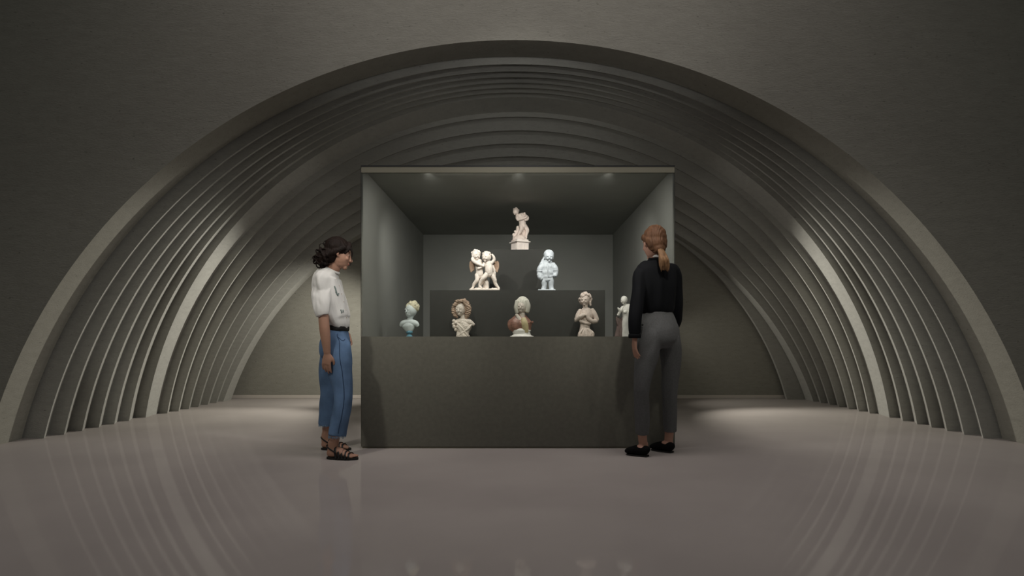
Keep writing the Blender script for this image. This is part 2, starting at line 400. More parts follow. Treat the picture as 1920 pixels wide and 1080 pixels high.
# -- bust of a child, pale blue, leftmost
f = Fig(768, 630.6, 5.22, ZC)
f.chain([(764.5, 602, 0, 5.3), (766, 609, 0, 12, 8), (767, 615, 0, 10.5, 7), (767.5, 620, 0, 7, 5.5), (767.8, 622.5, 0, 4.6)], n=28)
f.chain([(751.5, 610, 0, 2.4, 3.5), (756, 606, 0, 5.2, 6), (768, 604, 0, 6.5, 6.5), (779, 606, 0, 5.6, 6), (783.5, 610, 0, 2.8, 3.5)], side=(0, 1, 0))
f.chain([(767.5, 604, 1, 6), (768.5, 597, 1, 5), (771, 590, 1, 5.4)])
f.ball(771, 580, 1, 11, 11.5, 13.5); f.ball(767.5, 587.5, -2, 6.5, 7, 7); face(f, 769.5, 581.5, 0, 10.2, -0.62)
o = f.done('bust', M_bluew); bust1 = o
tag(o, 'pale blue-white bust of a child with head turned aside, on a small blue foot', 'bust', SG)
f.ball(773, 575.5, 3, 11.6, 12, 12); f.ball(777.5, 566.5, 1, 4.2); f.ball(781, 571, 2, 3.4); f.ball(782.5, 577, 3, 3.4, 4, 6)
curls(f, 773, 575.5, 3, 10.5, 36, 2.6, 3, lambda a, b, c: c > 0.1 or b > 0.2)
f.done('hair', M_blond, parent=o)
f.chain([(767.7, 620.6, 0, 6.2), (767.7, 623, 0, 6.4), (767.7, 626, 0, 3.2), (767.7, 628, 0, 4.6), (767.7, 629.4, 0, 6.2), (767.7, 630.6, 0, 6.4)], n=24)
f.done('socle', M_blue, parent=o, smooth=1, disp=None)['label'] = 'blue turned foot'

# -- bust of a woman with loose hair and a flower on the shoulder
f = Fig(868, 630.8, 5.22, ZC)
f.chain([(868, 604, 0, 12, 7), (869, 612, 0, 15, 9), (868.5, 620, 0, 12, 8.5), (867.5, 626, 0, 11.5, 9), (867.5, 630.8, 0, 13.5, 9.5)], n=30, fold=lambda t, a: 0.06*math.sin(a*5+t*9))
f.chain([(851.5, 606, 0, 4), (859, 603.5, 0, 6), (869, 602, 0, 6.5), (880, 604, 0, 6), (888, 608, 0, 3.2)], side=(0, 1, 0))
f.chain([(868.5, 603, 0, 6.5), (868, 594, 1, 5), (866, 587, 1, 5.2)])
f.ball(863.5, 579, 0, 10, 11, 13.5); face(f, 863, 580.5, -1, 10, -0.28)
f.chain([(858, 607, -5, 2), (867, 614, -8, 1.6), (872, 621, -8, 1.5), (877, 629, -6, 2)]); f.chain([(884, 609, -4, 1.8), (877, 617, -7, 1.8), (868, 623, -8, 1.5), (860, 629, -6, 2)])
for q in ((851.5, 601.5, -3, 3.6), (850.5, 607, -3, 3), (855.5, 605, -5, 3.2), (852, 612, -3, 3.6), (855, 617.5, -3, 3.4), (858.5, 612.5, -5, 3)): f.ball(*q)
o = f.done('bust', M_cream, disp=grain(0.0022, 110))
tag(o, 'cream bust of a young woman with loose brown hair and a flower on one shoulder', 'bust', SG)
f.ball(868, 577, 5, 15, 11, 15)
f.chain([(852, 571, 0, 3.5), (850.2, 581, -1, 4), (853.5, 591, -1, 3.4), (858, 594, 0, 2)]); f.chain([(861, 565, -5, 4), (852, 572, -4, 3.4)])
f.chain([(870, 563, -6, 4.6), (877, 572, -6, 4.6), (879, 583, -4, 5), (876, 592, -2, 4.2), (873, 597, 0, 2.6)])
f.ball(862, 564.5, -3, 9, 8, 3.8); curls(f, 866.5, 577.5, 4, 14.5, 60, 2.8, 5, lambda a, b, c: (c > 0.55 or b > 0.0 or abs(a) > 0.82) and c > -0.8)
f.ball(852.3, 570.5, -5, 2.4)
f.done('hair', M_hairb, parent=o, disp=lambda c, n: 0.0022*math.sin(c.z*330+c.x*120+5*noise.noise(c*30)))['label'] = 'wavy brown-tinted hair'

# -- bust of a veiled figure in a russet robe, centre
f = Fig(978, 631.2, 5.18, ZC)
f.chain([(979, 603, 0, 8, 6), (979, 596, 0, 6.4, 6), (979, 588, 0, 5.6, 5.6)]); f.ball(978, 575, -1, 9.5, 10, 12.5); face(f, 977.5, 575.5, -2, 9.3, -0.2)
f.chain([(968.5, 590, -4, 3, 3), (976, 601, -7, 4, 2.4), (981, 608, -8, 2, 1.6)])
o = f.done('bust', M_cream)
tag(o, 'bust with straight bobbed hair, russet robe and yellow tunic, on a white socle', 'bust', SG)
f.ball(979.8, 571, 2.5, 13.4, 12, 16)
f.chain([(970, 565, -4, 4), (967.5, 576, -5, 4), (969.5, 586, -4, 3.6)], side=(0, 1, 0)); f.chain([(987, 564, -4, 4.6), (990, 574, -4, 4.8), (988.5, 584, -3, 4.4)], side=(0, 1, 0))
hb = f.bm
f.done('hair', mat('ivory_stone', (0.66, 0.63, 0.55), 0.5, 0.4, 0.08, 40, 0.2, 140, (1, 1, 0.25)), parent=o, disp=lambda c, n: 0.0006*math.sin(c.x*520))['label'] = 'straight ivory hair to the jaw'
f.chain([(976.5, 592, 2, 11, 6), (976, 600, 1, 19, 9.5), (975.5, 607, 0, 24.5, 11.5), (977.5, 613, 0, 21, 11), (979.5, 619, 0, 16.5, 10), (980, 623, 0, 14, 9)], n=36, fold=lambda t, a: 0.035*math.sin(a*9+t*3))
f.done('robe', M_robe, parent=o)['label'] = 'russet robe'
f.chain([(981, 597, -9.2, 4.5, 2), (983.5, 606, -11.4, 6.0, 2.2), (985, 615, -10.4, 6.2, 2), (985.3, 622.5, -8.6, 5.2, 2)], fold=lambda t, a: 0.05*math.sin(a*8))
f.done('tunic', M_tunic, parent=o)['label'] = 'yellow pleated tunic front'
f.chain([(978, 619.8, 0, 17.5, 12), (978, 622, 0, 17, 11.5), (978.5, 626, 0, 16, 11), (978.5, 628.8, 0, 18.5, 13), (978.5, 630.2, 0, 22, 14.5), (978.5, 631.2, 0, 23, 15)], n=36)
f.done('socle', M_white, parent=o, smooth=1)['label'] = 'white flared socle'

# -- half figure with arms folded over the chest, curly hair
f = Fig(1098, 630.8, 5.22, ZC)
f.chain([(1098, 629.5, 0, 13, 10), (1097, 624, 0, 12.4, 9.5), (1096.5, 616, 0, 9.8, 7.8), (1097, 609, 0, 9.3, 7.4), (1098, 599, 0, 11.5, 8.3), (1099, 588, 0, 13.5, 8.2), (1099, 580, 0, 9, 6.5)], n=30)
f.chain([(1098.6, 583, 0, 6), (1097.5, 576, -1, 4.6), (1097, 570, -1, 5)]); f.ball(1096.5, 561.5, 0, 9.3, 10, 11.5); face(f, 1096, 563, -1, 9.2, -0.25)
f.chain([(1088.5, 582, 0, 4.6), (1084.5, 589, -1, 4.8), (1081, 598, -2, 4.2)]); f.chain([(1080.5, 599, -2, 3.8), (1088, 593, -8, 4.4), (1096, 590, -10, 3.4), (1101, 592, -10, 2.4)])
f.chain([(1110, 581, 0, 4.8), (1114.5, 589, -1, 5), (1119, 599.5, -2, 4.4)]); f.chain([(1118, 601.5, -2, 4.2), (1110, 602, -8, 4.2), (1102.5, 597, -10, 3.4), (1099, 591.5, -11, 2.4)])
for i in range(4): f.chain([(1100+i*0.5, 590.5+i*1.3, -11, 1.0), (1104, 589.5+i*1.4, -10.5, 0.9), (1106.5, 590.5+i*1.4, -9, 0.7)], n=8)
f.chain([(1080, 601, -1, 3), (1079, 596, 0, 2)]); f.chain([(1087, 601, -6, 2.6), (1096, 605, -8, 2.6), (1106, 606, -7, 2.4)])
for x, r in ((1086.5, 4.2), (1093, 4), (1099.5, 4.4), (1106, 4), (1110.5, 3.4)): f.chain([(x*0.4+1097*0.6, 616, -6, 2), (x, 624, -7, 2.8), (x, 629, -6, r)])
o = f.done('bust', M_rose, disp=grain(0.0014, 70))
tag(o, 'rosy half-length figure with curly hair and both arms folded across the chest', 'bust', SG)
f.ball(1098, 559, 3, 10.5, 10.5, 11)
curls(f, 1097.5, 560, 2, 10.8, 80, 2.5, 8, lambda a, b, c: (c > 0.35 or b > -0.1 or abs(a) > 0.8) and c > -0.75)
f.chain([(1105.5, 566, -3, 2.4), (1107, 572, -3, 2)]); f.done('hair', M_rose, parent=o)

# -- standing draped woman with a dark companion, beside the visitor in black
f = Fig(1176, 630.6, 5.22, ZC)
f.ball(1169.5, 562.5, -1, 6, 6.5, 7.2); f.ball(1170.5, 561, 1.5, 6.4, 6.4, 7.2); face(f, 1169.3, 563.5, -1.5, 5.8, -0.5)
f.chain([(1171, 568, 0, 3), (1172, 573, 0, 3.6)])
f.chain([(1175, 572.5, 0, 7, 5), (1176.5, 578, 0, 10.5, 6.5), (1176.5, 586, 0, 9.8, 6.5), (1175.5, 594, 0, 8, 6), (1176, 602, 0, 10, 7), (1176.5, 616, 0, 11, 7.5), (1178, 630, 0, 13, 9)], n=32, fold=lambda t, a: 0.07*t*math.sin(a*8+1))
f.chain([(1168, 575.5, 0, 3.4), (1162.5, 583, -2, 2.8), (1158.6, 590, -4, 2.6)]); f.chain([(1158.6, 590, -4, 2.4), (1161, 583.5, -6, 2.2), (1159, 579.5, -7, 2), (1157.4, 576.5, -7, 1.2)])
f.chain([(1159.5, 580, -7, 1.2), (1162, 576.5, -7.5, 0.9)], n=8)
f.chain([(1186, 575.5, 0, 3.6), (1190.5, 585, 0, 3), (1191, 595, -2, 2.6), (1186, 603, -5, 2.2)])
f.ball(1171.5, 584.5, -5.5, 3.2); f.ball(1179.5, 584.5, -5.5, 3.2)
o = f.done('statue', M_white, disp=grain(0.0012, 50))
tag(o, 'small pale standing woman with one hand raised, partly hidden by the black sleeve', 'statue', SG)
f.chain([(1157, 594, 2, 2.4), (1160, 601, 2, 5, 4), (1163, 610, 2, 6.2, 4), (1160, 619, 2, 4.6, 4), (1158.5, 630.2, 2, 6, 5)], fold=lambda t, a: 0.1*math.sin(a*5+t*6))
f.chain([(1166, 596, 2, 3), (1168, 610, 2, 4), (1164, 622, 1, 3.4), (1164, 630.2, 1, 3.6)])
f.done('drapery', M_bronze, parent=o)['label'] = 'dark brown drapery'

# -- two winged putti wrestling, on a rough base (stands on the wide block)
f = Fig(909, 544, D2-0.02, ZB1)
f.chain([(909, 540.5, 0, 27, 13), (909, 544, 0, 28.5, 14)], n=40, sub=3)
f.bm.free(); f.bm = bmesh.new(); box(f.bm, *[v*f.k for v in (-28, 28, -13, 13)], 0, 3.6*f.k, 0.003)
for i in range(16): f.ball(884+i*3.3, 540, random.uniform(-8, 8), random.uniform(2, 3.6), None, 1.7)
# left putto
f.ball(892.5, 477, 0, 8.2, 8.6, 9.2); face(f, 892.5, 478, -0.5, 8.3, 0.55)
f.chain([(895, 484, 0, 3.6), (897, 490, 0, 5)]); f.chain([(897, 488, 0, 7, 5.5), (898.5, 497, 0, 7.6, 6), (899, 505, 0, 6.4, 6), (899, 513, 0, 7.2, 6), (898, 518, 0, 5, 5)], n=22)
f.chain([(890, 488, -2, 3.4), (886, 484, -4, 3.2), (888, 489, -6, 3)]); f.chain([(887.5, 488.5, -5, 3), (896, 494, -9, 2.9), (905, 498, -8, 2.2), (908, 498.5, -8, 1.5)])
f.chain([(895, 514, -1, 4.8), (894.5, 524, -3, 4), (889, 531, -2, 3), (886.5, 538, -2, 2.2), (883.5, 540.5, -5, 1.8)]); f.chain([(901, 515, 1, 4.8), (906, 523, 0, 4), (901, 532, 0, 2.9), (898, 539, 0, 2.2), (895, 541, -4, 1.8)])
# right putto
f.ball(912.6, 481, -4, 8.4, 8.8, 9); face(f, 912.6, 482, -4.5, 8.5, -0.5)
f.chain([(914, 488, -3, 3.6), (915, 493, -3, 5)]); f.chain([(915, 491, -2, 7.4, 5.6), (916.5, 500, -3, 7.6, 6.2), (917, 508, -3, 7.2, 6.4), (918, 514, -2, 6, 5.6)], n=22)
f.chain([(922, 491, -2, 3.6), (926.5, 486, -2, 3), (925.5, 480, -3, 2.5), (922.5, 476, -3, 1.8)]); f.chain([(909, 493, -4, 3.4), (904, 499, -6, 2.8), (897, 503, -7, 2.4)])
f.chain([(914, 512, -3, 5), (907, 520, -6, 4.2), (901.5, 527, -5, 3), (899.5, 535, -5, 2.3), (904, 539, -8, 1.8)]); f.chain([(921, 512, 0, 5), (927, 522, -1, 4.2), (929, 530, 0, 3.2), (934, 537, 0, 2.3), (936, 540, -4, 1.9)])
f.chain([(924, 497, 2, 2.4), (927, 508, 2, 2.4), (927.5, 518, 2, 2)]); f.chain([(904, 515, 4, 4), (910, 526, 4, 5), (911, 539, 4, 5)], fold=lambda t, a: 0.12*math.sin(a*5))
o = f.done('statue', M_cream, disp=grain(0.0012, 70))
tag(o, 'cream group of two wrestling winged putti on a rough base', 'statue', SG)
for (x, sgn) in ((886, -1), (929, 1)):
    for j in range(6):
        a0 = 2.6+j*0.9
        f.chain([(x-sgn*3, 490+j*0.8, 5, 2.6, 1.1), (x+sgn*(2.2-j*0.5), 489+j*2, 6, 3.2, 1), (x+sgn*(4.2-j*1.0), 497+j*1.6, 6, 2.6, 0.9), (x+sgn*(2.8-j*0.8), 508-j*0.8, 5, 1.2, 0.7)], n=12)
    f.done('wing', M_wing, parent=o, vox=0.3)['label'] = 'tan feathered wing'
for (x, y, d, s) in ((892.2, 474.5, 2, 3), (912.6, 478.5, -2, 4)):
    f.ball(x, y, d+1, 8.8, 8.2, 8.6); curls(f, x, y+1, d, 8.3, 30, 2.0, s, lambda a, b, c: c > 0.3 or b > 0.3)
    f.done('hair', M_cream, parent=o)

# -- shy child in a padded coat, opal blue
f = Fig(1025, 544, D2-0.02, ZB1)
f.bm.free(); f.bm = bmesh.new(); box(f.bm, *[v*f.k for v in (-16.5, 16.5, -9, 9)], 0, 2.6*f.k, 0.003)
f.ball(1029.3, 479, -1, 9.2, 9.8, 10.2); face(f, 1028.8, 481.5, -2.2, 8.9, 0.12); f.ball(1029, 475, 1.5, 9.8, 9.6, 9)
f.chain([(1022, 480, 3, 3), (1018, 488, 2, 3.4), (1014, 497, 1, 4)])
f.chain([(1028, 489, 0, 8, 6), (1026.5, 496, 0, 11.5, 7.5), (1026.5, 508, 0, 12, 8.4), (1026.5, 517, 0, 11, 8), (1027, 523, 0, 10.4, 7)], n=30, fold=lambda t, a: 0.04*math.sin(t*26))
f.chain([(1018, 495, 0, 5), (1013, 503, -1, 6.2), (1011.6, 511, -1, 5.2), (1013, 518, -3, 5.2), (1015.5, 521.5, -4, 3.4)]); f.chain([(1036, 494, 0, 5), (1040.5, 502, -1, 5.8), (1041.6, 510, -1, 5), (1040, 516, -3, 4.4)])
f.ball(1012.5, 507.2, -1, 6.8, 6.5, 1.6); f.ball(1012.3, 514, -1.5, 6.4, 6, 1.6); f.ball(1041, 506, -1, 6.2, 6, 1.5)
f.chain([(1022, 518, 0, 6), (1020.5, 527, 0, 5.8), (1020.5, 535, 0, 4.6), (1019, 541, -1, 4.4), (1017, 542, -5, 3)]); f.chain([(1031.5, 518, 0, 6), (1033, 527, 0, 5.8), (1033.5, 535, 0, 4.6), (1034.5, 541, -1, 4.4), (1036, 542, -5, 3)])
f.chain([(1026, 494, -7, 1.4), (1027, 506, -8.6, 1.6), (1028, 518, -7.6, 1.4)], n=8)
o = f.done('statue', M_irid, disp=grain(0.001, 60))
tag(o, 'pale opal-blue figure of a shy child in a padded coat, head bowed', 'statue', SG)

# -- twisting nude on a fluted pedestal, on top
f = Fig(974.7, 468, D3-0.02, ZB2)
f.bm.free(); f.bm = bmesh.new()
f.chain([(974.5, 443.5, 0, 12.5, 10), (974.5, 447, 0, 14.5, 12)], n=20, sub=2)
f.ball(967.2, 393.5, -2, 5.6, 6, 6.6); face(f, 966.8, 394.3, -2.5, 5.5, -0.6); curls(f, 967.4, 392.5, -1, 5.6, 30, 1.5, 11, lambda a, b, c: c > 0.2 or b > 0.1)
f.chain([(969.5, 398, -1, 3), (972, 402, 0, 4)]); f.chain([(975.5, 399.5, 0, 8, 5), (977.5, 404, 0, 8.6, 5.6), (979, 410, 0, 6.8, 5), (980, 416, 0, 6.4, 5), (979.5, 422, 0, 7.4, 5.4)], n=22)
f.chain([(970.5, 400, -1, 3.4), (969.6, 405.5, -3, 3), (972, 409.5, -5, 2.6)]); f.chain([(971.5, 409, -5, 2.5), (979, 407.5, -7, 2.5), (986, 405, -6, 1.9), (988.5, 402, -5, 1.4)])
f.chain([(983.5, 400, 0, 3.2), (988.5, 403, -1, 2.7), (989, 407.5, -2, 2.3), (984.5, 410, -5, 2)]); f.chain([(984, 402, -4, 1.4), (984, 396, -5, 1.1), (981.5, 398, -5, 1)])
f.chain([(977, 420, -1, 4.4), (977.5, 427, -4, 4), (973, 434.5, -3, 2.7), (969.5, 442, -3, 2), (967, 443.5, -5, 1.5)]); f.chain([(984, 420, 1, 4.6), (988.5, 428, 0, 3.8), (987, 436, 0, 2.6), (986, 443, -1, 2), (983.5, 444, -4, 1.5)])
f.chain([(971, 421, 4, 3), (970, 430, 3, 3.4), (966, 436, 1, 3), (964.5, 443, 1, 3.6)]); f.ball(966.5, 430, 2, 2.8); f.ball(963.2, 436.5, 0, 2.8, 3, 3.6)
f.chain([(979, 422, 4, 5), (980, 434, 4, 5.4), (980, 444, 4, 6)], fold=lambda t, a: 0.14*math.sin(a*5))
o = f.done('statue', M_rose, disp=grain(0.001, 80), vox=0.3)
tag(o, 'rosy twisting nude figure on a white fluted pedestal, topmost piece', 'statue', SG)
k = f.k; bm = bmesh.new(); RZ = R(28)
hw = 12.3*k
box(bm, -hw, hw, -hw, hw, 0, 1.2*k, 0, RZ); box(bm, -hw*0.97, hw*0.97, -hw*0.97, hw*0.97, 1.2*k, 15.6*k, 0, RZ)
for i in range(9):
    u = -hw*0.86+i*hw*0.215
    for a in (0, 1, 2, 3):
        r = bmesh.ops.create_cube(bm, size=1); Ma = Matrix.Rotation(a*math.pi/2+RZ, 3, 'Z')
        for v in r['verts']: v.co = Ma @ Vector((u+v.co.x*hw*0.11, -hw*0.99+v.co.y*hw*0.07, 8.4*k+v.co.z*11.5*k))
box(bm, -hw*1.06, hw*1.06, -hw*1.06, hw*1.06, 15.6*k, 16.6*k, 0.001, RZ); box(bm, -hw*1.2, hw*1.2, -hw*1.2, hw*1.2, 16.6*k, 18.4*k, 0.001, RZ)
box(bm, -hw*0.98, hw*0.98, -hw*0.98, hw*0.98, 18.4*k, 22*k, 0.002, RZ)
pd = build('pedestal', bm, mat('pale_pedestal_stone', (0.74, 0.66, 0.61), 0.5, 0.3, 0.05, 20), o, smooth=False); pd['label'] = 'fluted pale pedestal'
# ------------------------------------------------------------------ people
M_skin = mat('skin', (0.42, 0.235, 0.165), 0.55, 0.35, 0.08, 14)
M_skin2 = mat('warm_skin', (0.47, 0.26, 0.19), 0.55, 0.35, 0.08, 14)
M_hair1 = mat('dark_brown_hair', (0.011, 0.006, 0.0045), 0.6, 0.15, 0.4, 30, 0.5, 160, (1, 1, 0.25))
M_hair2 = mat('auburn_hair', (0.11, 0.053, 0.028), 0.55, 0.2, 0.40, 22, 0.4, 150, (1, 1, 0.15))
M_shirt = mat('white_cotton', (0.66, 0.65, 0.63), 0.85, 0.15, 0.04, 8, 0.35, 9, (1, 1, 0.6), sheen=0.1)
M_grn = mat('grey_green_thread', (0.17, 0.21, 0.20), 0.8)
M_denim = mat('washed_denim', (0.105, 0.175, 0.30), 0.85, 0.2, 0.30, 7, 0.12, 220)
M_seam = mat('dark_denim_seam', (0.03, 0.055, 0.115), 0.9)
M_leather = mat('black_leather', (0.012, 0.011, 0.011), 0.45, 0.4)
M_suede = mat('black_suede', (0.008, 0.008, 0.008), 0.95, 0.1)
M_sole = mat('black_sole', (0.02, 0.019, 0.018), 0.6)
M_black = mat('black_crepe', (0.0045, 0.005, 0.0065), 0.8, 0.15, 0.2, 6, 0.3, 10, (1, 1, 0.4))
M_trou = mat('charcoal_wool', (0.125, 0.126, 0.128), 0.9, 0.15, 0.10, 90, 0.2, 120)
M_collar = mat('white_collar_cloth', (0.75, 0.72, 0.68), 0.8)
M_eye = mat('eye_white', (0.6, 0.58, 0.55), 0.3); M_iris = mat('dark_iris', (0.03, 0.02, 0.015), 0.2)
M_lip = mat('lip', (0.36, 0.12, 0.10), 0.5)

def frame(fwd, up=(0, 0, 1)):
    y = Vector(fwd).normalized(); x = y.cross(Vector(up)).normalized(); z = x.cross(y)
    return Matrix((x, y, z)).transposed()      # columns: right, forward, up
def head(bm, C, Mh, k=1.0):
    P = lambda x, y, z: C+Mh @ (Vector((x, y, z))*k)
    ball(bm, P(0, -0.014, 0.036), (0.073*k, 0.092*k, 0.086*k), Mh)
    ball(bm, P(0, 0.018, -0.010), (0.064*k, 0.070*k, 0.085*k), Mh)
    ball(bm, P(0, 0.022, -0.048), (0.050*k, 0.058*k, 0.052*k), Mh)
    ball(bm, P(0, 0.066, -0.086), (0.022*k, 0.018*k, 0.018*k), Mh)
    ball(bm, P(0, 0.070, 0.028), (0.052*k, 0.014*k, 0.014*k), Mh)
    loft(bm, [P(0, 0.078, 0.018), P(0, 0.092, -0.006), P(0, 0.101, -0.026), P(0, 0.090, -0.036)], [0.007*k, 0.008*k, 0.0105*k, 0.008*k], Mh.col[0], 12)
    for s in (-1, 1):
        ball(bm, P(s*0.010, 0.090, -0.030), 0.0065*k, None, 2)
        ball(bm, P(s*0.034, 0.058, -0.022), (0.022*k, 0.020*k, 0.018*k), Mh)
        ball(bm, P(s*0.031, 0.067, 0.004), (0.015*k, 0.013*k, 0.010*k), Mh)
        loft(bm, [P(s*0.070, -0.004, 0.014), P(s*0.077, -0.012, 0.010), P(s*0.076, -0.012, -0.010), P(s*0.070, -0.002, -0.026)], [(0.005*k, 0.009*k), (0.005*k, 0.013*k), (0.005*k, 0.011*k), (0.005*k, 0.006*k)], Mh.col[0], 12)
    ball(bm, P(0, 0.083, -0.051), (0.022*k, 0.009*k, 0.0055*k), Mh, 2); ball(bm, P(0, 0.081, -0.062), (0.018*k, 0.009*k, 0.0065*k), Mh, 2)
def hand(bm, wr, fwd, palm, thumb, L=0.175, curl=0.35):
    """wrist, direction of the fingers, direction the palm faces, side the thumb is on"""
    y = Vector(fwd).normalized(); n = Vector(palm); n = (n-y*n.dot(y)).normalized(); x = y.cross(n); x = x if x.dot(Vector(thumb)) > 0 else -x
    wr = Vector(wr); k = L/0.175
    P = lambda a, b, c: wr+(x*a+y*b+n*c)*k
    loft(bm, [P(0, -0.02, 0), P(0, 0.012, 0), P(0.002, 0.045, 0), P(0, 0.082, 0.002)], [(0.024*k, 0.019*k), (0.027*k, 0.017*k), (0.037*k, 0.014*k), (0.036*k, 0.010*k)], x, 20)
    for i, (a, ln, cu) in enumerate(((0.027, 0.068, 0.8), (0.009, 0.078, 1.0), (-0.009, 0.073, 1.25), (-0.026, 0.058, 1.5))):
        p = P(a, 0.074, 0.002); ang = 0.10; pts = [p]; d = 0
        for q in (0.45, 0.32, 0.23):
            ang += curl*cu; v = y*math.cos(ang)+n*math.sin(ang)+x*(0.10-0.07*i)
            p = p+v.normalized()*ln*q*k*1.12; pts.append(p)
        loft(bm, pts, [0.0092*k, 0.0084*k, 0.0076*k, 0.0055*k], x, 12, 4)
    loft(bm, [P(0.018, 0.012, 0.004), P(0.040, 0.036, 0.012), P(0.050, 0.060, 0.020), P(0.050, 0.080, 0.026)], [0.014*k, 0.0115*k, 0.0095*k, 0.007*k], x, 14, 4)
def foot(bm, ank, heel, toe, k=1.0):
    """ankle joint, sole point under the heel, sole point under the toe tip"""
    heel, toe, ank = Vector(heel), Vector(toe), Vector(ank)
    d = (toe-heel); L = d.length; y = d.normalized(); x = y.cross(Vector((0, 0, 1))).normalized(); z = x.cross(y)
    P = lambda a, b, c: heel+x*a+y*(b*L)+z*c
    loft(bm, [ank+Vector((0, 0, 0.05)), ank, P(0, 0.16, 0.045)], [(0.031*k, 0.034*k), (0.033*k, 0.038*k), (0.032*k, 0.045*k)], x, 18)
    loft(bm, [P(0, -0.02, 0.026), P(0, 0.12, 0.034), P(0, 0.36, 0.042), P(0.002, 0.62, 0.028), P(0.002, 0.80, 0.018), P(0, 0.88, 0.014)],
         [(0.018*k, 0.018*k), (0.032*k, 0.032*k), (0.035*k, 0.036*k), (0.042*k, 0.024*k), (0.041*k, 0.015*k), (0.03*k, 0.011*k)], x, 22)
    return x, y, z, L, P
def toes(bm, P, k, inner):
    for i, (a, b0, b1, r) in enumerate(((0.028, 0.78, 1.0, 0.0115), (0.009, 0.80, 0.99, 0.008), (-0.006, 0.79, 0.96, 0.0075), (-0.020, 0.77, 0.92, 0.007), (-0.032, 0.74, 0.87, 0.0065))):
        loft(bm, [P(inner*a, b0, 0.016), P(inner*a, (b0+b1)/2, 0.018), P(inner*a, b1-0.01, 0.012)], [r*k, r*k, r*k*0.8], (1, 0, 0), 10, 3)
def eyes(C, Mh, parent, k=1.0):
    for s in (-1, 1):
        bm = bmesh.new(); ball(bm, C+Mh @ (Vector((s*0.031, 0.0665, 0.008))*k), 0.0120*k, None, 3)
        e = build('eye', bm, M_eye, parent)
        bm = bmesh.new(); ball(bm, C+Mh @ (Vector((s*0.031, 0.0750, 0.007))*k), (0.0055*k, 0.0050*k, 0.0055*k), Mh, 2)
        build('iris', bm, M_iris, e)
    bm = bmesh.new(); ball(bm, C+Mh @ (Vector((0, 0.0865, -0.056))*k), (0.020*k, 0.0075*k, 0.008*k), Mh, 3)
    build('lips', bm, M_lip, parent)
def hug(o, pts, lift=0.001, n=6):
    """resample a polyline and lay it on the surface of a mesh"""
    out = []
    for i in range((len(pts)-1)*n+1):
        v = catmull(pts, i/((len(pts)-1)*n)); ok, c, nn, _ = o.closest_point_on_mesh(v); out.append(c+nn*lift)
    return out
def cord(o, pts, r, name, m, lift=0.001, n=6):
    bm = bmesh.new(); h = hug(o, pts, lift, n); loft(bm, h, [r]*len(h), (1, 0, 0), 8, 1, linear=True); return build(name, bm, m, o)
def rel(root, pts): return [Vector(p)-root.location for p in pts]
def ring_band(bm, c, x, y, a, b, r, n=40, t0=0, t1=2*math.pi, tilt=None, flat=1.0):
    """band along an ellipse: centre, axes, radii, thickness"""
    pts = []
    for i in range(n+1):
        g = t0+(t1-t0)*i/n; pts.append(c+x*(a*math.cos(g))+y*(b*math.sin(g)))
    loft(bm, pts, [(r, r*flat)]*(n+1), side=x.cross(y), n=10, sub=1, linear=True)

# ============ visitor on the left, white shirt and blue jeans
DL = 4.45
g0 = W(628, 700, DL); LP = empty('person', (g0.x, DL, 0))
tag(LP, 'person in a white short-sleeved shirt, cropped blue jeans and black sandals, standing side-on', 'person')
def q(px, py, D=DL): return W(px, py, D)-LP.location
DN, DFR = 4.30, 4.655       # near and far foot
bm = bmesh.new()
HC = q(635, 477, 4.43); MH = frame((0.93, 0.36, -0.24))
head(bm, HC, MH, 1.0)
loft(bm, [q(615, 520), q(621, 508), q(629, 496, 4.44), q(631, 484, 4.43)], [(0.055, 0.045), (0.052, 0.050), (0.047, 0.050), (0.048, 0.055)], (0, 1, 0), 22)
loft(bm, [q(616, 513), q(614, 525), q(617, 550), q(622, 585), q(627, 612), q(626, 640), q(627, 662)],
     [(0.06, 0.04), (0.13, 0.060), (0.13, 0.075), (0.10, 0.065), (0.10, 0.055), (0.115, 0.070), (0.08, 0.06)], (0, 1, 0), 30)
# right (near) arm hangs, left (far) arm bent with the hand at the front pocket
sh = q(610, 530, 4.35)
loft(bm, [sh, q(604, 560, 4.28), q(607, 600, 4.25), q(610, 630, 4.25), q(613.5, 662, 4.26)], [(0.030, 0.030), (0.030, 0.030), (0.036, 0.037), (0.033, 0.036), (0.021, 0.025)], (0, 1, 0), 18)
hand(bm, q(613.5, 663, 4.26), (-0.10, -0.03, -1), (0.15, 1, 0), (1, 0.1, 0), 0.17, 0.22)
loft(bm, [q(618, 530, 4.54), q(614, 565, 4.64), q(620, 598, 4.68), q(638, 618, 4.66), q(653, 630, 4.60)], [0.038, 0.038, 0.037, 0.032, 0.023], (0, 1, 0), 18)
hand(bm, q(654, 631, 4.59), (0.35, -0.15, -0.9), (-0.8, -0.4, -0.1), (0.3, -0.6, 0.4), 0.15, 0.75)
